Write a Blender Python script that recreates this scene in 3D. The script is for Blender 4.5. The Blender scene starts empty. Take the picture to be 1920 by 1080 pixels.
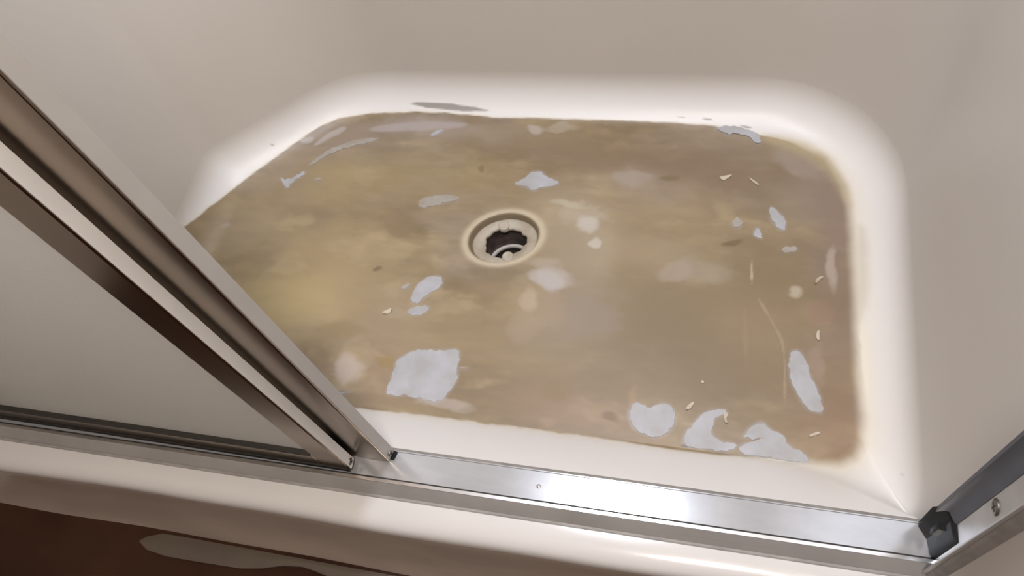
import bpy, bmesh, math, random
import numpy as np
from mathutils import Vector, Matrix
random.seed(4); RNG = np.random.default_rng(7)
SC = bpy.context.scene
COL = SC.collection

# ------------------------------------------------------------------ scale
# plan units: viewpoint stands 1 unit above the pan floor; 1 unit = S metres
S = 1.2
Z0 = 0.03                                     # pan floor above the bathroom floor
def W(x, y, z): return (S * x, S * y, S * (z + Z0))
FPX = 1472.0
R = np.array([[0.96657134, 0.08248861, -0.24276629],
              [0.19012736, -0.86583889, 0.46279002],
              [-0.17202159, -0.49347608, -0.8525784]])
VP = np.array([0.0, 0.0, 1.0])
def ray(px, py): return R @ np.array([px - 960.0, py - 540.0, FPX])
def flat(px, py, z=0.0):                      # photo point -> plan point on a level plane
    v = ray(px, py); t = (z - 1.0) / v[2]
    return (t * v[0], t * v[1])
def on_y(px, py, y):
    v = ray(px, py); t = y / v[1]; return (t * v[0], y, 1 + t * v[2])
def on_x(px, py, x):
    v = ray(px, py); t = x / v[0]; return (x, t * v[1], 1 + t * v[2])

# ------------------------------------------------------------------ camera
cam = bpy.data.cameras.new('camera'); co = bpy.data.objects.new('camera', cam); COL.objects.link(co)
M3 = Matrix(((R[0][0], -R[0][1], -R[0][2]), (R[1][0], -R[1][1], -R[1][2]), (R[2][0], -R[2][1], -R[2][2])))
co.matrix_world = Matrix.Translation(W(0, 0, 1)) @ M3.to_4x4()
cam.sensor_width = 36; cam.lens = FPX / 1920 * 36; cam.clip_start = 0.01
SC.camera = co

# ------------------------------------------------------------------ world, light, exposure
wd = bpy.data.worlds.new('world'); SC.world = wd; wd.use_nodes = True
wd.node_tree.nodes['Background'].inputs[0].default_value = (0.8, 0.85, 0.95, 1)
wd.node_tree.nodes['Background'].inputs[1].default_value = 0.05
LX, LY, LZ = -0.25, 0.66, 1.90
def area(name, loc, size, power, color):
    l = bpy.data.lights.new(name, 'AREA'); l.shape = 'DISK'; l.size = size; l.energy = power; l.color = color
    o = bpy.data.objects.new(name, l); COL.objects.link(o); o.location = loc
    return o
area('shower_lamp', W(LX, LY, LZ - 0.02), 0.17, 18, (0.90, 0.96, 1.09))
BX, BY = 0.08, -0.14
area('bathroom_lamp', W(BX, BY, LZ - 0.02), 0.20, 30, (1.0, 0.90, 0.815))
SC.view_settings.view_transform = 'Standard'; SC.view_settings.look = 'None'
SC.view_settings.gamma = 1; SC.view_settings.use_curve_mapping = False
SC.view_settings.exposure = -0.10

# ------------------------------------------------------------------ helpers
def lin(c):
    c = np.array(c, float) / 255.0
    return np.where(c <= 0.04045, c / 12.92, ((c + 0.055) / 1.055) ** 2.4)
def mat(name, color, rough=0.5, metal=0.0, noise=0.0, nscale=30, bump=0.0, bscale=60, spec=0.5, color2=None, stretch=(1, 1, 1), coat=0.0):
    m = bpy.data.materials.new(name); m.use_nodes = True
    nt = m.node_tree; b = nt.nodes['Principled BSDF']
    b.inputs['Roughness'].default_value = rough; b.inputs['Metallic'].default_value = metal
    b.inputs['Specular IOR Level'].default_value = spec; b.inputs['Coat Weight'].default_value = coat
    b.inputs['Base Color'].default_value = (*color, 1)
    tc = nt.nodes.new('ShaderNodeTexCoord'); mp = nt.nodes.new('ShaderNodeMapping'); mp.inputs['Scale'].default_value = stretch
    gp = nt.nodes.new('ShaderNodeNewGeometry'); nt.links.new(gp.outputs['Position'], mp.inputs['Vector'])
    if noise or color2:
        n = nt.nodes.new('ShaderNodeTexNoise'); n.inputs['Scale'].default_value = nscale; n.inputs['Detail'].default_value = 5
        nt.links.new(mp.outputs[0], n.inputs['Vector'])
        r = nt.nodes.new('ShaderNodeValToRGB')
        c2 = color2 if color2 else tuple(c * (1 - noise) for c in color)
        r.color_ramp.elements[0].position = 0.35; r.color_ramp.elements[1].position = 0.65
        r.color_ramp.elements[0].color = (*c2, 1); r.color_ramp.elements[1].color = (*color, 1)
        nt.links.new(n.outputs['Fac'], r.inputs['Fac']); nt.links.new(r.outputs['Color'], b.inputs['Base Color'])
    if bump:
        n2 = nt.nodes.new('ShaderNodeTexNoise'); n2.inputs['Scale'].default_value = bscale; n2.inputs['Detail'].default_value = 3
        nt.links.new(mp.outputs[0], n2.inputs['Vector'])
        bp = nt.nodes.new('ShaderNodeBump'); bp.inputs['Strength'].default_value = bump; bp.inputs['Distance'].default_value = 0.004
        nt.links.new(n2.outputs['Fac'], bp.inputs['Height']); nt.links.new(bp.outputs['Normal'], b.inputs['Normal'])
    return m
WALLC = (0.62, 0.59, 0.555)
M = {}
M['wall'] = mat('warm_white_fibreglass', WALLC, 0.42, noise=0.03, nscale=3, bump=0.03, bscale=9)
M['curb'] = mat('white_gelcoat', (0.60, 0.585, 0.575), 0.16, noise=0.03, nscale=5, bump=0.05, bscale=7)
M['skirt'] = mat('taupe_skirt', (0.35, 0.285, 0.24), 0.3, noise=0.14, nscale=7, bump=0.03, bscale=10, stretch=(1, 3, 3))
M['floor'] = mat('dark_brown_vinyl', (0.042, 0.016, 0.006), 0.35, color2=(0.022, 0.006, 0.0015), nscale=5, bump=0.05, bscale=40, spec=0.2)
M['ceiling'] = mat('ceiling_paint', (0.8, 0.78, 0.75), 0.8, noise=0.02, nscale=8)
M['bath_wall'] = mat('bathroom_paint', (0.22, 0.16, 0.12), 0.7, noise=0.03, nscale=6)
M['shaded_flange'] = mat('shaded_aluminium', (0.105, 0.113, 0.138), 0.45, noise=0.15, nscale=20, spec=0.3)  # jamb aluminium, its dark reflection put into the colour
M['lip'] = mat('dull_aluminium', (0.36, 0.345, 0.335), 0.35, 0.3, noise=0.12, nscale=14)
M['alu'] = mat('satin_aluminium', (0.50, 0.49, 0.48), 0.36, 0.4, noise=0.12, nscale=18, bump=0.04, bscale=30)
M['track'] = mat('worn_aluminium', (0.44, 0.445, 0.46), 0.17, 0.4, noise=0.12, nscale=14, bump=0.018, bscale=22, stretch=(1, 2.5, 1))
M['edge_dim'] = mat('satin_edge_dimmed', (0.50, 0.485, 0.47), 0.42, 0.2, noise=0.06, nscale=12)  # same satin edge, darkened in colour to counter the lamp on it
M['polish'] = mat('polished_lip', (0.66, 0.64, 0.62), 0.22, 1.0, noise=0.2, nscale=16, bump=0.02)
M['edge'] = mat('satin_edge_lit', (0.86, 0.855, 0.84), 0.40, 0.15, noise=0.06, nscale=12)  # stile edge metal, lightened in colour as if lit
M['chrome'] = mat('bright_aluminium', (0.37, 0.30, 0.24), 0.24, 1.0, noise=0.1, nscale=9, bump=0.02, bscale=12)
M['screw'] = mat('dull_steel_screw', (0.32, 0.30, 0.28), 0.4, 1.0, noise=0.2, nscale=60)
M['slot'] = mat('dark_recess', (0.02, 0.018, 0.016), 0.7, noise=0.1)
M['gasket'] = mat('black_gasket', (0.02, 0.016, 0.013), 0.6, noise=0.3, nscale=90)
M['rubber'] = mat('black_rubber', (0.009, 0.011, 0.012), 0.5, noise=0.3, nscale=40, bump=0.1, spec=0.18)
M['joint_strip'] = mat('grey_joint', (0.30, 0.285, 0.27), 0.6, noise=0.25, nscale=40, bump=0.15)
M['strip'] = mat('taupe_vinyl', (0.088, 0.068, 0.050), 0.5, noise=0.1, nscale=12, bump=0.03)
M['patch'] = mat('bluish_white_coating', (0.40, 0.41, 0.445), 0.55, color2=(0.345, 0.34, 0.345), nscale=26)
M['patch_dull'] = mat('greyed_coating', (0.36, 0.335, 0.305), 0.55, color2=(0.30, 0.27, 0.23), nscale=40)
M['chip'] = mat('cream_coating_chip', (0.52, 0.46, 0.37), 0.5, noise=0.12, nscale=80)
M['flange'] = mat('stained_drain_body', (0.42, 0.38, 0.32), 0.5, color2=(0.32, 0.28, 0.21), nscale=28, bump=0.1)
M['throat'] = mat('drain_throat', (0.10, 0.078, 0.072), 0.5, color2=(0.045, 0.035, 0.035), nscale=45)
M['pipe'] = mat('grey_pipe', (0.42, 0.40, 0.38), 0.45, noise=0.2, nscale=60)
def glass_mat():
    m = bpy.data.materials.new('obscure_glass'); m.use_nodes = True; nt = m.node_tree
    for n in list(nt.nodes): nt.nodes.remove(n)
    out = nt.nodes.new('ShaderNodeOutputMaterial')
    tr = nt.nodes.new('ShaderNodeBsdfTranslucent'); tr.inputs[0].default_value = (0.95, 0.95, 0.93, 1)
    df = nt.nodes.new('ShaderNodeBsdfDiffuse'); df.inputs[0].default_value = (0.93, 0.925, 0.90, 1)
    gl = nt.nodes.new('ShaderNodeBsdfRefraction'); gl.inputs[0].default_value = (1, 1, 1, 1); gl.inputs['Roughness'].default_value = 0.5; gl.inputs['IOR'].default_value = 1.25
    m1 = nt.nodes.new('ShaderNodeMixShader'); m1.inputs[0].default_value = 0.62
    m2 = nt.nodes.new('ShaderNodeMixShader'); m2.inputs[0].default_value = 0.30
    n = nt.nodes.new('ShaderNodeTexNoise'); n.inputs['Scale'].default_value = 260; n.inputs['Detail'].default_value = 2
    tc = nt.nodes.new('ShaderNodeTexCoord'); nt.links.new(tc.outputs['Object'], n.inputs['Vector'])
    bp = nt.nodes.new('ShaderNodeBump'); bp.inputs['Strength'].default_value = 0.25; bp.inputs['Distance'].default_value = 0.002
    nt.links.new(n.outputs['Fac'], bp.inputs['Height'])
    for s in (tr, df, gl): nt.links.new(bp.outputs['Normal'], s.inputs['Normal'])
    nt.links.new(tr.outputs[0], m1.inputs[1]); nt.links.new(df.outputs[0], m1.inputs[2])
    nt.links.new(m1.outputs[0], m2.inputs[1]); nt.links.new(gl.outputs[0], m2.inputs[2])
    nt.links.new(m2.outputs[0], out.inputs[0])
    return m
M['glass'] = glass_mat()

ROOT = {}
def tag(o, label=None, cat=None, group=None, kind=None):
    if label: o['label'] = label
    if cat: o['category'] = cat
    if group: o['group'] = group
    if kind: o['kind'] = kind
    return o
def empty(name, u, label, cat, group=None):
    o = bpy.data.objects.new(name, None); COL.objects.link(o); o.location = W(*u); o.empty_display_size = 0.05
    ROOT[o.name] = Vector(W(*u)); return tag(o, label, cat, group)
def origin_of(p):
    v = Vector((0, 0, 0))
    while p is not None: v += p.location; p = p.parent
    return v
def link(name, me, m, parent=None, smooth=False):
    me.materials.append(m)
    if smooth: me.polygons.foreach_set('use_smooth', [True] * len(me.polygons))
    o = bpy.data.objects.new(name, me); COL.objects.link(o)
    if parent is not None: o.parent = parent
    return o
def mesh(name, verts, faces, m, parent=None, smooth=False):
    """verts in plan units; the object's origin sits at the middle of its base"""
    P = np.array([W(*v) for v in verts])
    org = origin_of(parent)
    c = np.array([(P[:, 0].min() + P[:, 0].max()) / 2, (P[:, 1].min() + P[:, 1].max()) / 2, P[:, 2].min()])
    me = bpy.data.meshes.new(name); me.from_pydata([tuple(p) for p in (P - c)], [], faces); me.update()
    bm = bmesh.new(); bm.from_mesh(me); bmesh.ops.recalc_face_normals(bm, faces=bm.faces); bm.to_mesh(me); bm.free()
    o = link(name, me, m, parent, smooth)
    o.location = Vector(c) - org
    return o
def bevel(o, w, seg=2):
    md = o.modifiers.new('bevel', 'BEVEL'); md.width = w * S; md.segments = seg; md.limit_method = 'ANGLE'; md.angle_limit = math.radians(35)
    for p in o.data.polygons: p.use_smooth = True
    wn = o.modifiers.new('wn', 'WEIGHTED_NORMAL'); wn.keep_sharp = True
    return o
def box(name, x0, x1, y0, y1, z0, z1, m, parent=None, bev=0.0):
    v = [(x, y, z) for z in (z0, z1) for y in (y0, y1) for x in (x0, x1)]
    f = [(0, 1, 3, 2), (4, 6, 7, 5), (0, 4, 5, 1), (2, 3, 7, 6), (0, 2, 6, 4), (1, 5, 7, 3)]
    o = mesh(name, v, f, m, parent)
    return bevel(o, bev) if bev else o
def hexa(name, bot, top, m, parent=None, bev=0.0):   # prism between two rings
    n = len(bot); v = list(bot) + list(top)
    f = [tuple(range(n)), tuple(range(n, 2 * n))] + [(i, (i + 1) % n, n + (i + 1) % n, n + i) for i in range(n)]
    o = mesh(name, v, f, m, parent)
    return bevel(o, bev) if bev else o
def extrude_x(name, prof, xs, m, parent=None, closed=True, smooth=False, warp=None):
    n = len(prof); v = []; f = []
    for x in xs:
        for (y, z) in prof:
            if warp: y, z = warp(x, y, z)
            v.append((x, y, z))
    k = n if closed else n - 1
    for i in range(len(xs) - 1):
        for j in range(k):
            a, b = i * n + j, i * n + (j + 1) % n
            f.append((a, b, b + n, a + n))
    if closed: f.append(tuple(range(n))); f.append(tuple((len(xs) - 1) * n + j for j in range(n)))
    return mesh(name, v, f, m, parent, smooth)
def extrude_z(name, prof, z0, z1, m, parent=None, bev=0.0):
    return hexa(name, [(x, y, z0) for x, y in prof], [(x, y, z1) for x, y in prof], m, parent, bev)
def lathe(name, prof, cx, cy, m, parent=None, n=48, jit=None, ry=1.0):
    v = []; f = []
    for k, (r, z) in enumerate(prof):
        for i in range(n):
            a = 2 * math.pi * i / n; rr = r * (jit(k, a) if jit else 1)
            v.append((cx + rr * math.cos(a), cy + rr * ry * math.sin(a), z))
    for k in range(len(prof) - 1):
        for i in range(n):
            f.append((k * n + i, k * n + (i + 1) % n, (k + 1) * n + (i + 1) % n, (k + 1) * n + i))
    return mesh(name, v, f, m, parent, True)
def disc_x(name, x, y, z, r, t, m, parent, n=20, dome=0.5):   # round head facing -x or +x (t signed)
    v = []; f = []
    for (rr, dx) in ((r, 0), (r, t * 0.5), (r * 0.8, t * 0.9), (r * 0.3, t)):
        for i in range(n):
            a = 2 * math.pi * i / n; v.append((x + dx, y + rr * math.cos(a), z + rr * math.sin(a)))
    for k in range(3):
        for i in range(n): f.append((k * n + i, k * n + (i + 1) % n, (k + 1) * n + (i + 1) % n, (k + 1) * n + i))
    f.append(tuple(3 * n + i for i in range(n)))
    return mesh(name, v, f, m, parent, True)

# ------------------------------------------------------------------ room shell
XO = -1.02                                      # bathroom side wall, left of the shower
XL, XR, YB, YF, ZT = -0.845, 0.25, 0.912, -1.4, 1.97
RC = 0.068                                      # cove radius
def rounded(poly, radii, edge_n, corner_n):
    """closed rounded polygon, the same number of points for every polygon of this kind; also a weight per point"""
    n = len(poly); pts = []
    P = [np.array(p, float) for p in poly]
    cs = []
    for i in range(n):
        a, b, c = P[i - 1], P[i], P[(i + 1) % n]
        u = (a - b) / np.linalg.norm(a - b); w = (c - b) / np.linalg.norm(c - b)
        th = math.acos(np.clip(u @ w, -1, 1)); t = radii[i] / math.tan(th / 2)
        ctr = b + (u + w) / np.linalg.norm(u + w) * radii[i] / math.sin(th / 2)
        s, e = b + u * t, b + w * t
        a0 = math.atan2(*(s - ctr)[::-1]); a1 = math.atan2(*(e - ctr)[::-1]); d = (a1 - a0 + math.pi) % (2 * math.pi) - math.pi
        cs.append([ctr + radii[i] * np.array([math.cos(a0 + d * k / corner_n), math.sin(a0 + d * k / corner_n)]) for k in range(corner_n + 1)])
    idx = []
    for i in range(n):
        for q in cs[i]: pts.append(q); idx.append(('c', i))
        s, e = cs[i][-1], cs[(i + 1) % n][0]
        for k in range(1, edge_n[i]): pts.append(s + (e - s) * k / edge_n[i]); idx.append(('e', i))
    return np.array(pts), idx
INX0, INX1, INY0, INY1 = -0.790, 0.186, 0.330, 0.856
# corners in order: front-left, front-right, back-right, back-chamfer, left-chamfer
inner_poly = [(INX0, INY0), (INX1, INY0), (INX1, INY1), (-0.62, INY1), (INX0, 0.690)]
outer_poly = [(XL, 0.2505), (XR, 0.2505), (XR, YB), (-0.645, YB), (XL, 0.722)]
EN = [300, 150, 230, 80, 110]; CN = 44
inner, IDX = rounded(inner_poly, [0.05, 0.075, 0.125, 0.14, 0.06], EN, CN)
OI = 0.0007
outer_poly = [(x + (OI if x < 0 else -OI), y - OI if y > .3 else y) for x, y in outer_poly]
outer, _ = rounded(outer_poly, [0.02, 0.004, 0.20, 0.22, 0.05], EN, CN)
wfront = np.zeros(len(inner)); cc = [0] * 5
for i, (k, j) in enumerate(IDX):
    if k == 'e': wfront[i] = 1.0 if j == 0 else 0.0
    else:
        t = cc[j] / CN; cc[j] += 1
        if j == 0: wfront[i] = t
        elif j == 1: wfront[i] = 1 - t
wfront = wfront * wfront * (3 - 2 * wfront)

# walls: sweep of the outer line, cut into left, back and right
def wall(name, pts, m):
    v = [(p[0], p[1], z) for z in (-Z0, 0.03, 0.3, 0.8, 1.3, ZT) for p in pts]; n = len(pts); f = []
    for k in range(5):
        for i in range(n - 1): f.append((k * n + i, k * n + i + 1, (k + 1) * n + i + 1, (k + 1) * n + i))
    o = mesh(name, v, f, m, None, True); md = o.modifiers.new('thick', 'SOLIDIFY'); md.thickness = 0.01; md.offset = -1; md.use_rim = False
    # make sure thickness goes outwards
    c = np.array([S * -0.38, S * 0.3]); p0 = np.array(o.location[:2])
    nrm = o.data.polygons[n // 2].normal; ctr = np.array(o.data.polygons[n // 2].center[:2]) + p0
    if (c - ctr) @ np.array(nrm[:2]) < 0: o.data.flip_normals()
    return tag(o, kind='structure')
first_e2 = max(i for i, q in enumerate(IDX) if q == ('e', 1))
ring = outer[[i for i in range(len(outer)) if IDX[i] not in (('e', 0), ('c', 0), ('c', 1))]][::2]
ids = [IDX[i] for i in range(len(outer)) if IDX[i] not in (('e', 0), ('c', 0), ('c', 1))][::2]
mid2 = [i for i, q in enumerate(ids) if q == ('c', 2)][0] - 6
mid4 = [i for i, q in enumerate(ids) if q == ('c', 4)][-1] + 5
pre = [np.array((XR, YF + (0.26 - YF) * k / 10)) for k in range(11)]
post = [np.array((XL, 0.30)), np.array((XL, 0.2705)), np.array((XL - .0005, 0.27)), np.array((XO + .0005, 0.27)), np.array((XO, 0.2695))] + [np.array((XO, 0.26 + (YF - 0.26) * k / 10)) for k in range(11)]
wall('wall_right', pre + list(ring[:mid2 + 1]), M['wall'])
wall('wall_back', list(ring[mid2:mid4 + 1]), M['wall'])
wall('wall_left', list(ring[mid4:]) + post, M['wall'])
tag(box('wall_front', XO - .01, XR + .01, YF - 0.05, YF, -Z0, ZT, M['bath_wall']), kind='structure')
tag(box('floor', XO - .02, XR + .02, YF - 0.05, 0.135, -Z0 - 0.04, -Z0, M['floor']), kind='structure')
tag(box('ceiling', XO - .02, XR + .02, YF - 0.05, YB + .02, ZT, ZT + 0.04, M['ceiling']), kind='structure')

# ------------------------------------------------------------------ shower pan: worn basin with its colour per vertex
pan = empty('shower_pan', (-0.38, 0.5, 0), 'white fibreglass shower pan with worn tan floor, rounded rim and front curb', 'shower pan')
DX, DY = -0.3160, 0.6310; DR = 0.0575; DB = 0.80; DA = math.radians(17)
def dell(x, y):                                 # the drain dish is slightly oval
    x, y = x - DX, y - DY; c, s_ = math.cos(DA), math.sin(DA)
    u, w = x * c + y * s_, (-x * s_ + y * c) * DB
    return (DX + u * c - w * s_, DY + u * s_ + w * c)
NL = len(inner)
MR = 230
# drain ring with the same point count, matched by angle
ang = np.unwrap(np.arctan2(inner[:, 1] - DY, inner[:, 0] - DX))
dr = np.array([dell(DX + DR * math.cos(a), DY + DR * math.sin(a)) for a in ang])
rows = []; zs = []
# bevelled lip into the drain recess, then the floor, then the cove
for (rr, zz) in ((0.88, -0.014), (0.92, -0.009), (0.955, -0.004), (0.985, -0.001), (1.0, 0.0)):
    rows.append(np.stack([DX + (dr[:, 0] - DX) * rr, DY + (dr[:, 1] - DY) * rr], 1)); zs.append(np.full(NL, zz))
for k in range(1, MR + 1):
    t = k / MR; rows.append(dr + (inner - dr) * t); zs.append(np.zeros(NL))
NC = 40
near_curb = np.array([q in (('c', 1), ('c', 0)) for q in IDX])
HB = 0.087
for k in range(1, NC + 1):
    t = k / NC
    sa, za = math.sin(t * math.pi / 2), RC * (1 - math.cos(t * math.pi / 2))
    tc_ = min(t / 0.8, 1.0); sc_, zc_ = math.sin(tc_ * math.pi / 2), RC * (1 - math.cos(tc_ * math.pi / 2)) + (HB - RC) * max(0, (t - .8) / .2)
    sb, zb = t, HB * (t + 0.02 * math.sin(math.pi * t))
    sA = np.where(near_curb, sc_, sa); zA = np.where(near_curb, zc_, za)
    s = sA * (1 - wfront) + sb * wfront; z = zA * (1 - wfront) + zb * wfront
    oy = outer + np.stack([np.zeros(NL), 0.0055 * (outer[:, 0] + 0.36) * wfront], 1)
    rows.append(inner + (oy - inner) * s[:, None]); zs.append(z)
XY = np.concatenate(rows); Zc = np.concatenate(zs); NR = len(rows)
V = np.stack([XY[:, 0], XY[:, 1], Zc], 1)
# plan coordinates the marks are given in
U = XY / (1 - Zc)[:, None]

def vnoise(x, y, seed):
    g = np.random.default_rng(seed).random((64, 64))
    xi = np.floor(x).astype(int); yi = np.floor(y).astype(int); fx = x - xi; fy = y - yi
    fx = fx * fx * (3 - 2 * fx); fy = fy * fy * (3 - 2 * fy)
    a = g[yi % 64, xi % 64]; b = g[yi % 64, (xi + 1) % 64]; c = g[(yi + 1) % 64, xi % 64]; d = g[(yi + 1) % 64, (xi + 1) % 64]
    return a * (1 - fx) * (1 - fy) + b * fx * (1 - fy) + c * (1 - fx) * fy + d * fx * fy
def fbm(x, y, sx, sy, seed, octs=4):
    t = 0; amp = 1; tot = 0
    for o in range(octs):
        t = t + amp * vnoise(x * sx * 2 ** o + 13.7 * o + 50, y * sy * 2 ** o + 7.1 * o + 50, seed + o); tot += amp; amp *= 0.55
    return t / tot
def sdf(poly, P):
    """signed distance, negative inside"""
    d = np.full(len(P), 1e9); ins = np.zeros(len(P), bool); n = len(poly)
    for i in range(n):
        a = poly[i]; b = poly[(i + 1) % n]; e = b - a; w = P - a
        t = np.clip((w @ e) / max(e @ e, 1e-12), 0, 1); q = w - t[:, None] * e
        d = np.minimum(d, (q * q).sum(1))
        c = (a[1] > P[:, 1]) != (b[1] > P[:, 1])
        with np.errstate(divide='ignore', invalid='ignore'):
            xx = (b[0] - a[0]) * (P[:, 1] - a[1]) / (b[1] - a[1]) + a[0]
        ins ^= c & (P[:, 0] < xx)
    d = np.sqrt(d); return np.where(ins, -d, d)
def smooth(poly, it=2):
    p = np.array(poly, float)
    for _ in range(it):
        q = np.roll(p, -1, 0); p = np.stack([p * .75 + q * .25, p * .25 + q * .75], 1).reshape(-1, 2)
    return p
KA = 0.79                                       # from colours as seen under the lamp to surface colour
def alb(c): return lin(c) * KA
nx, ny = U[:, 0], U[:, 1]
wx = nx + 0.03 * (fbm(nx, ny, 9, 9, 90) - .5); wy = ny + 0.03 * (fbm(nx, ny, 9, 9, 95) - .5)
n1 = fbm(wx, wy, 6, 11, 1); n2 = fbm(wx, wy, 12, 22, 20); n3 = fbm(wx, wy, 40, 90, 40, 3); n4 = fbm(wx, wy, 5, 8, 60)
st = lambda v, a, b: np.clip((v - a) / (b - a), 0, 1) ** 2 * (3 - 2 * np.clip((v - a) / (b - a), 0, 1))
tan = alb((156, 138, 107))[None] * np.ones((len(U), 1))
def mixc(base, c, w): return base * (1 - w[:, None]) + alb(c)[None] * w[:, None]
tan = mixc(tan, (132, 114, 87), st(n1, 0.46, 0.68) * 0.8)
tan = mixc(tan, (174, 157, 124), st(n2, 0.52, 0.72) * 0.75)
tan = mixc(tan, (160, 145, 130), st(n4, 0.50, 0.70) * 0.55)
n5 = fbm(wx + .02 * n2, wy, 16, 75, 77, 3)                 # wiping streaks
tan = tan * (1 + 0.24 * (n3 - 0.5) + 0.30 * (n5 - 0.5))[:, None]
bwx = 0.040 * (fbm(nx, ny, 24, 30, 120) - .5); bwy = 0.030 * (fbm(nx, ny, 24, 30, 130) - .5)
def blob(base, px, py, rx, ry, c, w, a=0.0, wob=0.35):
    cx, cy = flat(px, py); k = min(1.0, .35 + rx / 60); dx, dy = nx - cx + bwx * k, -(ny - cy + bwy * k); ca, sa = math.cos(math.radians(a)), math.sin(math.radians(a))
    u = (dx * ca + dy * sa) / (rx * 8.6e-4); v = (-dx * sa + dy * ca) / (ry * 9.8e-4)
    d2 = (u * u + v * v) * (1 + wob * 3 * (n2 - .5))
    d2 = d2 * (1 + 0.9 * (n3 - .5))
    if max(rx, ry) <= 40: return mixc(base, c, w * .9 * (1 - st(d2, 0.25, 1.9)))
    return mixc(base, c, w * np.exp(-d2 * 0.9))
BL = [ # soft stains, those at centre right darkened against the lamp's brightness: photo x, y, radii, colour, weight, angle
 (560, 560, 120, 50, (196, 176, 128), .8, 0), (640, 330, 130, 40, (176, 157, 117), .6, -10), (620, 480, 130, 60, (176, 157, 120), .5, 0),
 (820, 320, 120, 40, (162, 144, 106), .6, 0), (1180, 300, 220, 34, (140, 120, 97), .75, 3), (1050, 265, 180, 22, (150, 132, 104), .6, 0),
 (1380, 330, 90, 45, (136, 118, 98), .7, 10), (1400, 275, 90, 26, (152, 136, 120), .5, 8), (1540, 380, 60, 60, (158, 142, 128), .6, 50),
 (1500, 360, 50, 60, (160, 146, 130), .5, 50), (1560, 480, 34, 130, (148, 128, 117), .75, 0), (1580, 620, 26, 130, (146, 126, 112), .7, 0),
 (1560, 800, 70, 80, (154, 127, 103), .85, 0), (1430, 520, 80, 55, (132, 114, 86), .75, 0), (1300, 390, 90, 34, (168, 150, 120), .55, 0),
 (1130, 560, 60, 60, (148, 128, 98), .6, 0), (1250, 620, 110, 50, (148, 128, 98), .6, 0), (1080, 560, 50, 60, (164, 149, 132), .55, 0),
 (1270, 540, 80, 50, (172, 155, 126), .55, 0), (1190, 340, 70, 34, (168, 152, 134), .6, 10), (1300, 700, 160, 60, (142, 121, 94), .6, 0),
 (1040, 720, 40, 34, (148, 126, 98), .6, 0), (900, 640, 140, 50, (156, 137, 104), .5, 0), (1320, 640, 220, 120, (126, 108, 80), .65, 0), (1250, 580, 200, 60, (134, 116, 86), .4, 0), (1200, 300, 260, 50, (128, 109, 84), .45, 2), (700, 600, 80, 50, (166, 148, 124), .5, 0),
 (720, 700, 90, 50, (172, 150, 128), .5, 0), (1100, 780, 120, 30, (158, 132, 108), .6, 6), (1050, 400, 60, 40, (178, 162, 136), .5, 0),
 (1120, 440, 50, 50, (180, 163, 136), .5, 0), (1000, 580, 40, 40, (180, 161, 136), .6, 0), (470, 420, 80, 40, (166, 150, 126), .5, -30),
 (560, 300, 60, 30, (158, 142, 124), .5, -30), (660, 260, 60, 20, (156, 140, 128), .6, -12), (790, 236, 90, 20, (178, 168, 164), .75, 0),
 (880, 250, 120, 18, (165, 150, 132), .6, 0), (1370, 455, 14, 5, (110, 92, 62), .8, -10), (706, 504, 8, 4, (120, 102, 76), .9, -20),
 (905, 318, 6, 7, (130, 112, 78), .8, 0), (1250, 335, 16, 5, (128, 110, 78), .8, -10), (1145, 785, 12, 7, (120, 95, 66), .8, 0),
 (1190, 762, 7, 30, (168, 140, 108), .6, 0), (1420, 610, 70, 60, (160, 140, 108), .5, 0), (640, 620, 40, 16, (150, 130, 96), .7, 0),
 (726, 676, 18, 10, (158, 134, 88), .8, 0), (1045, 735, 24, 16, (140, 118, 82), .7, 0), (960, 560, 80, 30, (158, 138, 104), .5, 0),
 (1070, 450, 60, 80, (172, 157, 136), .6, 0), (1120, 480, 30, 50, (176, 162, 140), .5, 0), (1060, 600, 70, 60, (164, 149, 130), .5, 0), (1230, 470, 60, 24, (174, 157, 128), .5, 0), (1090, 408, 40, 22, (190, 178, 160), .6, 0), (1100, 425, 22, 16, (204, 198, 190), .85, 0), (1113, 457, 11, 9, (206, 198, 188), .9, 0),
 (1075, 382, 36, 8, (194, 184, 164), .8, 0), (1035, 525, 32, 18, (192, 184, 178), .8, 20), (1020, 490, 26, 10, (186, 174, 156), .6, 0),
 (990, 560, 14, 20, (190, 172, 150), .8, 0), (655, 690, 26, 26, (196, 180, 166), .75, 0), (1180, 335, 34, 16, (176, 164, 152), .7, 10),
 (1265, 510, 30, 18, (178, 164, 150), .6, 0), (1320, 510, 40, 24, (172, 160, 144), .5, 0), (1562, 500, 7, 30, (192, 178, 166), .7, 0),
 (1488, 550, 9, 9, (192, 180, 160), .9, 0), (1500, 300, 40, 20, (176, 164, 152), .5, 35), (1535, 680, 10, 30, (168, 146, 128), .6, 0),
 (735, 590, 24, 10, (176, 158, 136), .5, 0), (830, 755, 40, 10, (192, 180, 170), .6, 0), (1060, 240, 30, 8, (188, 176, 160), .6, 0),
 (1003, 240, 16, 8, (192, 182, 172), .8, 0), (1530, 590, 20, 20, (160, 130, 112), .5, 0), (1100, 600, 40, 30, (154, 142, 128), .5, 0),
]
for b_ in BL: tan = blob(tan, *b_)
# pale halo of the drain
_c, _s = math.cos(DA), math.sin(DA); rd = np.hypot((nx - DX) * _c + (ny - DY) * _s, (-(nx - DX) * _s + (ny - DY) * _c) / DB)
halo = np.exp(-((rd - 0.0615) / 0.0065) ** 2)
tan = mixc(tan, (216, 204, 178), halo * 0.75)
tan = mixc(tan, (128, 114, 92), st(-rd, -0.0575, -0.054) * 0.9)  # recess bevel darkened in colour for the shade on its slope
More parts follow.
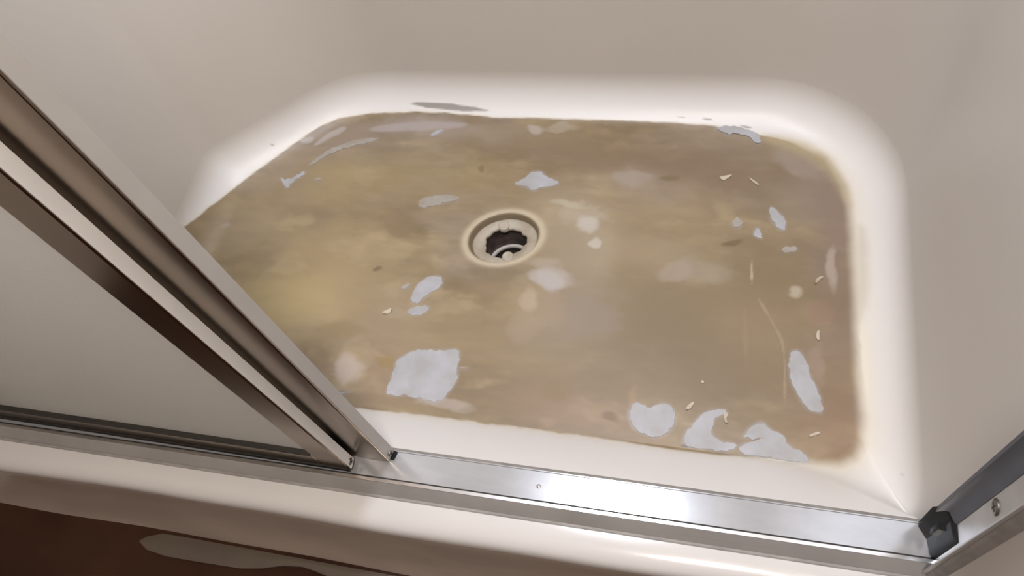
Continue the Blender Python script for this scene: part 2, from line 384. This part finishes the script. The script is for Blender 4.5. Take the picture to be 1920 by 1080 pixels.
# cover of the rim: warm white, cream near the worn edge
white = alb((218, 212, 206))[None] * np.ones((len(U), 1)) * 0 + np.array((0.725, 0.715, 0.71))[None]
tanpoly = [flat(*p) for p in [(670, 765), (1000, 805), (1300, 848), (1520, 868), (1575, 872), (1605, 860), (1621, 830), (1621, 780), (1613, 700), (1607, 600),
  (1603, 500), (1597, 400), (1585, 345), (1550, 296), (1480, 264), (1410, 250), (1340, 236), (1250, 229), (1150, 225), (1050, 222), (920, 220), (850, 212), (780, 209),
  (690, 213), (640, 221), (600, 236), (560, 263), (480, 321), (345, 426)]] + [(-0.985, 0.50), (-0.985, 0.33)]
ds = sdf(np.array(tanpoly), U) + 0.004 * (fbm(nx, ny, 40, 40, 70) - .5)
softw = 0.0022 + 0.011 * st(nx, 0.08, 0.19)
cream = np.array(lin((214, 204, 180))) * 0.9
hz = (0.12 + 0.88 * (1 - st(Zc, 0.25 * RC, RC)))[:, None]; hz = np.where(wfront.repeat(1)[np.arange(len(U)) % NL][:, None] > 0.5, 1.0, hz)  # rim colour dimmed towards the top, where light falls off
white = white * hz + np.array(WALLC)[None] * (1 - hz)
CW = 0.55 + 0.2 * st(nx, .05, .19)
rimc = white * (1 - (np.exp(-np.clip(ds, 0, 1) / (0.0035 + 0.0135 * st(nx, .05, .19))) * CW)[:, None]) + cream[None] * (np.exp(-np.clip(ds, 0, 1) / (0.0035 + 0.0135 * st(nx, .05, .19))) * CW)[:, None]
wt = 1 - st(ds, -softw, softw * 0.6)
colr = rimc * (1 - wt[:, None]) + tan * wt[:, None]
# marks with a shape of their own: scrapes on the rim, cracks along the curb, a dark spot at the crease, a whiter sliver on the right rim
def mark(poly, c, soft=0.0015, w=1.0, it=1):
    global colr
    p = np.array([flat(*q) for q in poly]); p = smooth(p, it)
    lo, hi = p.min(0) - 0.02, p.max(0) + 0.02
    k = np.where((nx > lo[0]) & (nx < hi[0]) & (ny > lo[1]) & (ny < hi[1]))[0]
    if len(k) == 0: return
    d = sdf(p, U[k]) + 0.004 * (n3[k] - 0.5)
    ww = (1 - st(d, -soft, soft)) * w
    colr[k] = colr[k] * (1 - ww[:, None]) + alb(c)[None] * ww[:, None]
mark([(765, 193), (800, 191), (850, 195), (900, 202), (922, 209), (880, 209), (830, 206), (785, 199)], (168, 162, 158))
mark([(1264, 217), (1282, 218), (1286, 221), (1270, 220)], (172, 166, 160))
mark([(1316, 221), (1335, 222), (1337, 226), (1318, 225)], (164, 156, 150))
mark([(1384, 234), (1398, 236), (1413, 240), (1400, 241)], (160, 152, 146))
mark([(506, 271), (514, 269), (512, 274)], (178, 172, 164))
mark([(1612, 600), (1622, 612), (1631, 660), (1632, 730), (1625, 735), (1617, 690)], (240, 234, 220), 0.003)
mark([(1425, 252), (1470, 255), (1530, 275), (1570, 310), (1600, 380), (1590, 390), (1560, 330), (1500, 285), (1440, 268)], (196, 180, 146), 0.010, .6)
mark([(1606, 420), (1625, 430), (1630, 560), (1610, 600)], (205, 198, 180), 0.010, .6)
mark([(1278, 834), (1310, 838), (1312, 841), (1280, 838)], (96, 92, 96), 0.001)
mark([(1316, 840), (1360, 846), (1362, 849), (1320, 844)], (112, 108, 112), 0.001)
mark([(1380, 848), (1440, 856), (1440, 858), (1382, 852)], (150, 148, 150), 0.001)
mark([(640, 733), (654, 733), (652, 737), (636, 736)], (120, 98, 80), 0.001)
mark([(1688, 890), (1700, 890), (1700, 893), (1690, 893)], (150, 140, 134), 0.001)
mark([(1407, 486), (1411, 486), (1411, 534), (1408, 534)], (196, 182, 152), 0.001, .8)
mark([(1420, 560), (1424, 560), (1452, 605), (1473, 650), (1473, 760), (1470, 760), (1470, 650), (1449, 608)], (178, 162, 132), 0.0012, .6)
# bluish patches with soft edges are in the coating; the crisp ones follow as pieces of their own
mark([(628, 684), (638, 672), (653, 667), (667, 675), (672, 690), (655, 712), (644, 729), (632, 705)], (194, 180, 168), 0.006, .7)
mark([(690, 241), (717, 233), (800, 228), (870, 228), (880, 236), (820, 244), (740, 246), (700, 247)], (184, 176, 174), 0.004, .7)
mark([(586, 274), (610, 252), (647, 235), (650, 243), (626, 256), (600, 270)], (186, 178, 172), 0.0025, .8)
mark([(562, 262), (580, 256), (592, 258), (582, 268), (566, 268)], (182, 176, 168), 0.002, .7)
mark([(1010, 505), (1050, 515), (1060, 540), (1030, 545), (1008, 525)], (192, 188, 186), 0.006, .6)
mark([(1392, 640), (1398, 560), (1402, 700)], (170, 150, 120), 0.004, .3)

PATCHES = [
    ([(960, 345), (985, 335), (995, 322), (1015, 320), (1025, 332), (1052, 343), (1030, 350), (1010, 352), (1000, 359), (985, 349)], {}),
    ([(784, 374), (830, 364), (869, 371), (835, 381), (788, 392)], {'m': 'patch_dull'}),
    ([(770, 566), (775, 545), (790, 526), (812, 516), (830, 519), (829, 536), (812, 545), (795, 560), (778, 571)], {}),
    ([(750, 542), (760, 532), (772, 533), (764, 541)], {'m': 'patch_dull'}),
    ([(764, 582), (780, 574), (806, 572), (805, 583), (785, 592), (768, 590)], {}),
    ([(722, 740), (727, 723), (738, 699), (742, 677), (766, 661), (790, 655), (831, 657), (861, 652), (862, 675), (857, 687), (860, 708), (846, 732), (822, 756), (793, 750), (766, 741), (742, 743)], {}),
    ([(1175, 779), (1187, 754), (1207, 757), (1217, 767), (1238, 755), (1262, 761), (1268, 790), (1252, 814), (1231, 821), (1210, 814), (1187, 804)], {}),
    ([(1279, 836), (1284, 811), (1302, 793), (1319, 772), (1358, 766), (1364, 779), (1342, 781), (1332, 800), (1337, 818), (1354, 828), (1382, 833), (1374, 848), (1330, 843)], {}),
    ([(1388, 819), (1413, 796), (1431, 789), (1446, 807), (1466, 814), (1481, 837), (1511, 852), (1519, 868), (1487, 866), (1435, 858), (1387, 850), (1388, 833), (1417, 827), (1440, 822), (1409, 822)], {}),
    ([(1480, 660), (1498, 655), (1513, 678), (1520, 707), (1537, 737), (1544, 775), (1520, 770), (1505, 759), (1494, 737), (1480, 707)], {}),
    ([(1442, 387), (1453, 391), (1472, 410), (1473, 430), (1462, 434), (1447, 415)], {}),
    ([(1372, 414), (1382, 407), (1392, 414), (1391, 425), (1380, 429), (1371, 422)], {'m': 'patch_dull'}),
    ([(1420, 424), (1427, 438), (1430, 449), (1420, 445), (1411, 439)], {}),
    ([(1466, 467), (1480, 462), (1498, 467), (1484, 473), (1470, 473)], {'m': 'patch_dull'}),
    ([(523, 332), (538, 339), (557, 329), (575, 318), (567, 331), (546, 343), (537, 356), (531, 344)], {}),
    ([(574, 314), (595, 295), (626, 277), (662, 264), (711, 257), (702, 266), (656, 274), (619, 289), (592, 305)], {'m': 'patch_dull'}),
    ([(805, 256), (815, 246), (834, 242), (824, 252)], {}),
    ([(1340, 240), (1357, 238), (1383, 238), (1421, 249), (1428, 270), (1413, 268), (1407, 258), (1377, 249), (1367, 255), (1357, 249)], {'z': 0.0012}),
    ([(590, 336), (597, 333), (603, 335), (598, 339)], {'m': 'patch_dull'}),
    ([(412, 424), (425, 418), (433, 420), (424, 427)], {'m': 'patch_dull'}),
    ([(855, 690), (877, 688), (876, 692), (858, 693)], {'m': 'patch_dull'}),
    ([(636, 735), (654, 733), (656, 737), (644, 739)], {'m': 'patch_dull'}),
]
for a_, k_ in PATCHES: mark(a_, (176, 170, 162) if 'm' in k_ else (188, 188, 190), 0.0045, 0.6)

me = bpy.data.meshes.new('basin')
base = np.arange(NR - 1)[:, None] * NL; i0 = np.arange(NL)[None]; i1 = (np.arange(NL) + 1)[None] % NL
F = np.stack([base + i0, base + i1, base + NL + i1, base + NL + i0], -1).reshape(-1, 4)
PW = np.stack([S * V[:, 0], S * V[:, 1], S * (V[:, 2] + Z0)], 1) - np.array(pan.location)
me.vertices.add(len(PW)); me.vertices.foreach_set('co', PW.astype(np.float32).ravel())
me.loops.add(F.size); me.loops.foreach_set('vertex_index', F.astype(np.int32).ravel())
me.polygons.add(len(F)); me.polygons.foreach_set('loop_start', np.arange(0, F.size, 4, dtype=np.int32)); 
me.update(calc_edges=True)
ca = me.color_attributes.new('worn', 'FLOAT_COLOR', 'POINT')
ca.data.foreach_set('color', np.concatenate([np.clip(colr, 0, .9), np.ones((len(colr), 1))], 1).astype(np.float32).ravel())
bmat = mat('worn_gelcoat', (0.7, 0.7, 0.7), 0.4, bump=0.05, bscale=25)
nt = bmat.node_tree; an = nt.nodes.new('ShaderNodeAttribute'); an.attribute_name = 'worn'
nt.links.new(an.outputs['Color'], nt.nodes['Principled BSDF'].inputs['Base Color'])
basin = link('basin', me, bmat, pan, True)
if me.polygons[NL * 50].normal.z < 0: me.flip_normals()
basin['label'] = 'tan floor worn through the white coating, inside a curved white rim'

# curb with a rolled top edge and a flared outer face
cp = [(0.2510, HB - 0.012), (0.2510, HB - 0.001), (0.246, HB), (0.205, HB), (0.190, HB + .0002), (0.181, HB + .0002), (0.174, HB - .0004), (0.167, HB - 0.0018), (0.161, HB - 0.0046), (0.1572, HB - 0.0086),
      (0.1550, HB - 0.014), (0.1546, HB - 0.019), (0.1580, HB - 0.022), (0.1580, -Z0), (0.2510, -Z0)]
def wob(x, y, z):
    y += 0.0055 * (x + 0.36)
    return (y + 0.0012 * math.sin(x * 9 + 1) + 0.0006 * math.sin(x * 23), z) if y < 0.2 else (y, z)
curb = extrude_x('curb', cp, list(np.linspace(XO + 0.001, XR - 0.001, 90)), M['curb'], pan, True, False, wob)
for p in curb.data.polygons: p.use_smooth = len(p.vertices) == 4
kp = [(0.1579, HB - 0.0215), (0.1556, HB - 0.0205), (0.1540, HB - 0.024), (0.1520, 0.050), (0.147, 0.03), (0.142, 0.012), (0.136, -0.006), (0.130, -0.020), (0.1245, -Z0), (0.1579, -Z0)]
sk = extrude_x('skirt', kp, list(np.linspace(XO + 0.001, XR - 0.001, 60)), M['skirt'], pan, True, False, wob)
sk['label'] = 'taupe front skirt below the white curb top'
for p in sk.data.polygons: p.use_smooth = len(p.vertices) == 4
es = sk.modifiers.new('es', 'EDGE_SPLIT'); es.split_angle = math.radians(40)
es = curb.modifiers.new('es', 'EDGE_SPLIT'); es.split_angle = math.radians(40)

# crisp pieces of coating left on the floor
def rough_edge(p, amp):
    # resample the outline evenly and let it wander a little, as torn coating does
    q = np.vstack([p, p[:1]]); L = np.r_[0, np.cumsum(np.hypot(*np.diff(q, axis=0).T))]
    n = int(np.clip(L[-1] / 0.0030, 10, 90)); u = np.linspace(0, L[-1], n, endpoint=False)
    r = np.stack([np.interp(u, L, q[:, 0]), np.interp(u, L, q[:, 1])], 1)
    g = np.random.default_rng(int(abs(p[0, 0]) * 1e5)); w = g.normal(0, 1, n); w = (w + np.roll(w, 1) * .6) * amp
    tg = np.roll(r, -1, 0) - np.roll(r, 1, 0); tg /= np.linalg.norm(tg, axis=1)[:, None] + 1e-9
    return r + np.stack([-tg[:, 1], tg[:, 0]], 1) * w[:, None]
def patch(poly, m='patch', t=0.0006, it=1, jit=0.0008, name='paint_patch', parent=pan, z=0.0002):
    p = np.array([flat(*q) for q in poly]); p = smooth(p, it); p = rough_edge(p, jit)
    c = p.mean(0); n = len(p)
    v = [(a, b, z) for a, b in p] + [(c[0] + (a - c[0]) * .985, c[1] + (b - c[1]) * .985, z + t) for a, b in p]
    f = [tuple(range(n, 2 * n))] + [(i, (i + 1) % n, n + (i + 1) % n, n + i) for i in range(n)]
    return mesh(name, v, f, M[m], parent)
for a_, k_ in PATCHES: patch(a_, **k_)

# loose chips lying on the floor
def chip(poly, label, h=0.004):
    p = smooth(np.array([flat(*q) for q in poly]), 2); n = len(p); c = p.mean(0)
    d = p - c; u, s_, vt = np.linalg.svd(d); ax = vt[0]; L = np.abs(d @ ax).max()
    zt = lambda q: h * (((q - c) @ ax) / L) ** 2
    v = [(a, b, 0.0003 + zt(np.array((a, b)))) for a, b in p] + [(a, b, 0.0012 + zt(np.array((a, b)))) for a, b in p]
    f = [tuple(range(n)), tuple(range(n, 2 * n))] + [(i, (i + 1) % n, n + (i + 1) % n, n + i) for i in range(n)]
    tag(mesh('paint_chip', v, f, M['chip'], None), label, 'paint chip', 'loose paint chips on the worn shower floor')
chip([(1527, 535), (1529, 525), (1535, 520), (1545, 521), (1537, 525), (1532, 531)], 'small curled hook-shaped cream paint chip near right rim of the worn floor')
chip([(1284, 770), (1289, 760), (1302, 753), (1300, 761), (1291, 769)], 'cream leaf-shaped paint chip between two bluish white patches by the curb', 0.003)
chip([(1356, 776), (1361, 773), (1366, 778), (1362, 784), (1364, 795), (1359, 795)], 'thin cream paint chip at upper right tip of the hook-shaped white patch', 0.003)
chip([(1516, 817), (1525, 812), (1537, 810), (1536, 815), (1526, 817), (1518, 821)], 'short cream paint chip in the front right corner of the floor', 0.002)
chip([(1529, 632), (1532, 620), (1537, 622), (1538, 635), (1534, 641)], 'small cream oval paint chip near right rim above the long white patch', 0.002)
chip([(716, 588), (727, 580), (737, 578), (733, 587), (724, 590)], 'small pale split paint chip left of the small oval white patch', 0.003)
chip([(1313, 716), (1317, 713), (1321, 716), (1318, 720)], 'tiny round cream paint chip in open tan area above the hook-shaped patch', 0.001)
chip([(1347, 333), (1358, 330), (1375, 329), (1366, 334), (1355, 340)], 'thin jagged cream paint chip towards the back right of the floor', 0.002)
chip([(1402, 333), (1410, 337), (1420, 343), (1424, 350), (1415, 345)], 'slanting cream sliver of paint next to the jagged chip at back right', 0.002)

# ------------------------------------------------------------------ drain
drain = empty('shower_drain', (DX, DY, -0.05), 'open round drain without its strainer, set in the worn tan floor', 'drain')
fz = -0.012
def dlathe(name, prof, cx, cy, m, jit=None, n=64):
    k = DR / 0.0545
    o = lathe(name, [(r * k, z) for r, z in prof], cx, cy, m, drain, n, jit)
    org = np.array(o.location) + np.array(drain.location)
    for vtx in o.data.vertices:
        x, y = (vtx.co.x + org[0]) / S, (vtx.co.y + org[1]) / S
        x, y = dell(x, y); vtx.co.x, vtx.co.y = x * S - org[0], y * S - org[1]
    return o
jit = lambda k, a: 1 + (0.05 * math.sin(3 * a + 1) + 0.03 * math.sin(7 * a) + 0.03 * math.sin(13 * a + 2) if k >= 4 else 0)
dlathe('flange', [(0.0500, -0.016), (0.0500, fz), (0.046, fz + .0015), (0.038, fz - .001), (0.0325, fz - .0018), (0.0312, fz - .0035), (0.0315, fz - .007)], DX, DY, M['flange'], jit, 96)
dlathe('throat', [(0.037, fz - .003), (0.036, -0.03), (0.034, -0.06), (0.02, -0.064), (0.001, -0.065)], DX, DY, M['throat'])
pr = []
for k in range(13): pr.append((0.0290 + 0.0036 * math.cos(2 * math.pi * k / 12), -0.036 + 0.004 * math.sin(2 * math.pi * k / 12)))
dlathe('pipe_rim', pr, DX + 0.010, DY - 0.022, M['pipe'])
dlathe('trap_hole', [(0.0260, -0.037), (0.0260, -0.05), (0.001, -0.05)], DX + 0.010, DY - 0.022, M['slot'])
for (px, py) in ((945, 423), (952, 481)):
    bx, by = flat(px, py, fz)
    lathe('screw_boss', [(0.0090, fz - .007), (0.0090, fz + .0005), (0.0080, fz + .0016), (0.006, fz + .0012), (0.003, fz + .0008), (0.0003, fz + .0008)], bx, by, M['flange'], drain, 24)

# ------------------------------------------------------------------ door track on the curb
TZ = 0.0885
YAW = lambda x, y, z: (y + 0.0055 * (x + 0.36), z)
track = empty('door_track', (-0.39, 0.22, HB), 'long bright aluminium door track lying on the white shower curb', 'door track')
xs = list(np.linspace(XO + 0.004, XR - 0.002, 40))
extrude_x('channel', [(0.2505, HB + .0003), (0.2505, TZ + .0012), (0.2492, TZ + .0012), (0.2486, TZ), (0.2125, TZ), (0.2125, HB + .0003)], xs, M['track'], track, warp=YAW)
extrude_x('groove', [(0.2150, TZ - .0004), (0.2150, TZ + .0003), (0.2126, TZ + .0003), (0.2126, TZ - .0004)], xs, M['slot'], track, warp=YAW)
extrude_x('lip', [(0.2108, HB + .0003), (0.2108, 0.0995), (0.2100, 0.1002), (0.2062, 0.1002), (0.2055, 0.0997), (0.2000, 0.0945), (0.1938, HB + .0010), (0.1932, HB + .0003)], xs, M['lip'], track, warp=YAW)
extrude_x('lip_edge', [(0.2105, 0.1001), (0.2102, 0.1007), (0.2064, 0.1007), (0.2060, 0.1000)], xs, M['polish'], track, warp=YAW)
extrude_x('joint_strip', [(0.1934, HB + .0003), (0.1937, HB + .0016), (0.1915, HB + .0012), (0.1900, HB + .0003)], xs, M['joint_strip'], track, warp=YAW)  # grey strip along the track's outer joint
extrude_x('inner_joint_strip', [(0.2500, TZ + .0010), (0.2506, TZ + .0014), (0.2535, HB + .0004), (0.2550, HB - .0030), (0.2500, HB - .004)], xs, M['joint_strip'], track, warp=YAW)
hx, hy = flat(1010, 912, TZ)
lathe('weep_hole', [(0.0026, TZ + .0001), (0.0022, TZ + .0004), (0.0002, TZ + .0003)], hx, hy, M['screw'], track, 14)

# ------------------------------------------------------------------ sliding doors
def door(name, x_right, x_left, y0, y1, zb, label, sw, rail_h, slant=0.0, em='edge'):
    d = empty(name, ((x_right + x_left) / 2, (y0 + y1) / 2, zb), label, 'shower door', 'sliding obscure glass shower doors')
    zt = 1.55; t = y1 - y0
    # right stile: rounded channel profile with a shallow step in its face
    pf = [(x_right - sw, y0 + .002), (x_right - sw + .002, y0 + .0002), (x_right - .0015, y0), (x_right, y0 + .0012), (x_right + slant, y1 - .001), (x_right + slant - .0015, y1), (x_right - sw, y1)]
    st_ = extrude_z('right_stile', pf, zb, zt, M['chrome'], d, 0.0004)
    ep = [(x_right - .0004, y0 + .0016), (x_right + .0010, y0 + .0018), (x_right + slant + .0010, y1 - .0006), (x_right + slant - .0004, y1 - .0004)]
    extrude_z('edge_face', ep, zb + .0006, zt - .001, M[em], d, 0.0003)  # edge face of the stile, with its brightness put into the colour
    sc = disc_x('screw', x_right + slant * .5 + .0010, (y0 + y1) / 2 + .0002, zb + 0.010, t * 0.30, 0.0015, M['screw'], st_)
    hr = disc_x('screw_recess', x_right + slant * .5 + .0026, (y0 + y1) / 2 + .0002, zb + 0.010, t * 0.12, 0.0004, M['slot'], st_, 6)
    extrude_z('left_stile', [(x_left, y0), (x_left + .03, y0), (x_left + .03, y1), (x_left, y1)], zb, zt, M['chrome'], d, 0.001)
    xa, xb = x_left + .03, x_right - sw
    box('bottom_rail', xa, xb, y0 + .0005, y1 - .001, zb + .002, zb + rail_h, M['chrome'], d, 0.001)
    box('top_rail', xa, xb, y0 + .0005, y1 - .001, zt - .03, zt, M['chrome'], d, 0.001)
    g = box('glass_panel', xa - .004, xb + .004, y0 + t * .35, y0 + t * .55, zb + rail_h - .004, zt - .026, M['glass'], d)
    extrude_x('gasket', [(y0 - .0006, zb + rail_h - .001), (y0 - .0004, zb + rail_h + .003), (y0 + t * .35, zb + rail_h + .005), (y0 + t * .35, zb + rail_h - .001)],
              list(np.linspace(xa, xb - .001, 20)), M['gasket'], d)
    return d
nd = door('sliding_door', -0.4085, -1.012, 0.2160, 0.2312, 0.0980, 'nearer sliding shower door of obscure glass with brown-reflecting aluminium frame', 0.0375, 0.040, -0.001)
idr = door('sliding_door', -0.3662, -0.985, 0.2352, 0.2500, 0.0905, 'farther sliding shower door, its dark stile showing behind the nearer door', 0.058, 0.040, 0.004, 'edge_dim')
# black strip for the gap's shade, and a guide, under the doors
extrude_x('gap_shade', [(0.2155, 0.0905), (0.2150, 0.1005), (0.2250, 0.1005), (0.2250, 0.0905)], list(np.linspace(-1.005, -0.412, 12)), M['gasket'], nd)
hexa('door_guide', [(-0.376, 0.238, TZ + .0002), (-0.360, 0.238, TZ + .0002), (-0.358, 0.2485, TZ + .0002), (-0.376, 0.2485, TZ + .0002)],
     [(-0.376, 0.238, 0.0915), (-0.361, 0.238, 0.0925), (-0.359, 0.2485, 0.0945), (-0.376, 0.2485, 0.0915)], M['rubber'], idr, 0.0006)

# ------------------------------------------------------------------ wall jamb with its screw, and the rubber bumper
jamb = empty('door_jamb', (0.243, 0.222, TZ), 'upright aluminium wall channel at right end of the track', 'door jamb')
JX = XR - 0.0004
extrude_z('channel', [(JX, 0.2000), (0.2362, 0.2000), (0.2358, 0.2020), (JX - .0016, 0.2023), (JX - .0016, 0.231), (JX - .0016, 0.2530), (JX, 0.2530)],
          TZ + .0016, 1.55, M['alu'], jamb, 0.0004)
extrude_z('inner_flange', [(JX - .0018, 0.2320), (JX - .0040, 0.2372), (0.2425, 0.2445), (0.2362, 0.2490), (0.2362, 0.2530), (JX - .0018, 0.2530)], TZ + .0016, 1.55, M['shaded_flange'], jamb, 0.0006)['label'] = 'inner flange of the channel, coloured dark for shade'  # far flange of the channel, darkened in colour as if shaded
p = on_x(1868, 951, JX - .0016)
js = disc_x('screw', JX - .0016, p[1], p[2], 0.0074, -0.002, M['screw'], jamb)
box('screw_slot', JX - .00385, JX - .0030, p[1] - .0042, p[1] + .0042, p[2] - .0006, p[2] + .0006, M['slot'], js)
box('screw_slot', JX - .00380, JX - .0030, p[1] - .0006, p[1] + .0006, p[2] - .0042, p[2] + .0042, M['slot'], js)
extrude_z('joint_strip', [(JX, 0.1998), (0.2400, 0.1998), (0.2425, 0.1970), (JX, 0.1930)], HB + .001, 1.5, M['joint_strip'], jamb)  # grey strip beside the jamb's near flange
bump = empty('rubber_bumper', (0.24, 0.225, TZ), 'black rubber bumper block at the foot of the wall jamb', 'bumper')
zt_ = TZ + .0004
hexa('lower_block', [(.2430, .2380, zt_), (.2450, .2225, zt_), (.2478, .2145, zt_), (.2480, .2500, zt_), (.2430, .2500, zt_)],
     [(.2440, .2360, .165), (.2455, .2220, .168), (.2478, .2145, .176), (.2480, .2480, .176), (.2445, .2480, .168)], M['rubber'], bump, 0.0010)
hexa('upper_cap', [(.2358, .2538, zt_), (.2358, .2485, zt_), (.2425, .2375, zt_), (.2475, .2340, zt_), (.2480, .2440, zt_), (.2470, .2538, zt_)],
     [(.2338, .2542, .152), (.2343, .2495, .139), (.2415, .2385, .143), (.2475, .2310, .170), (.2475, .2400, .176), (.2380, .2505, .170)], M['rubber'], bump, 0.0009)
hexa('ridge', [(.2395, .2355, .1150), (.2475, .2300, .1250), (.2475, .2400, .1250), (.2400, .2420, .1150)],
     [(.2400, .2350, .1420), (.2475, .2280, .1600), (.2475, .2400, .1600), (.2400, .2420, .1430)], M['rubber'], bump, 0.0010)

# ------------------------------------------------------------------ loose strip on the bathroom floor along the curb
edge_low = [(262, 1017), (275, 1031), (310, 1043), (380, 1055), (450, 1066), (490, 1066), (530, 1061), (566, 1063), (590, 1071), (615, 1081), (700, 1108), (900, 1160)]
edge_up = [(262, 1013), (275, 1006), (305, 1000), (350, 996), (392, 993), (470, 999), (545, 1005), (610, 1012), (680, 1026), (760, 1042), (850, 1058), (1010, 1088)]
zf = -Z0 + 0.001
low = [flat(*q, zf + .006) for q in edge_low]; up = [flat(*q, zf + .006) for q in edge_up]
v = []; f = []; n = len(low); K = 6
for i in range(n):
    a, b = np.array(low[i]), np.array(up[i]); b[1] = min(b[1], 0.119)
    for k in range(K):
        t = k / (K - 1); q = a + (b - a) * t
        v.append((q[0], q[1], zf + 0.0062 + 0.002 * math.sin(math.pi * t)))
    for k in range(K):
        t = k / (K - 1); q = a + (b - a) * t
        v.append((q[0], q[1], zf - 0.0006))
for i in range(n - 1):
    o0, o1 = i * 2 * K, (i + 1) * 2 * K
    for k in range(K - 1):
        f.append((o0 + k, o1 + k, o1 + k + 1, o0 + k + 1)); f.append((o0 + K + k, o0 + K + k + 1, o1 + K + k + 1, o1 + K + k))
    f.append((o0, o0 + K, o1 + K, o1)); f.append((o0 + K - 1, o1 + K - 1, o1 + 2 * K - 1, o0 + 2 * K - 1))
f.append(tuple(list(range(K)) + list(range(2 * K - 1, K - 1, -1))))
e = (n - 1) * 2 * K; f.append(tuple(list(range(e, e + K)) + list(range(e + 2 * K - 1, e + K - 1, -1))))
ls = mesh('trim_strip', v, f, M['strip'], None); bevel(ls, 0.002)
tag(ls, 'loose taupe vinyl strip with pointed end on the dark floor beside the curb', 'trim strip')

# ------------------------------------------------------------------ ceiling fixtures that hold the lamps
for (nm, x, y, r, lb) in (('ceiling_light', LX, LY, 0.12, 'round recessed ceiling light above the shower'), ('ceiling_light', BX, BY, 0.12, 'round ceiling light above the bathroom floor')):
    c = lathe(nm, [(r, ZT - .0005), (r, ZT - .05), (r * 1.08, ZT - .05), (r * 1.08, ZT - .0005)], x, y, M['ceiling'], None, 40)
    tag(c, lb, 'ceiling light')
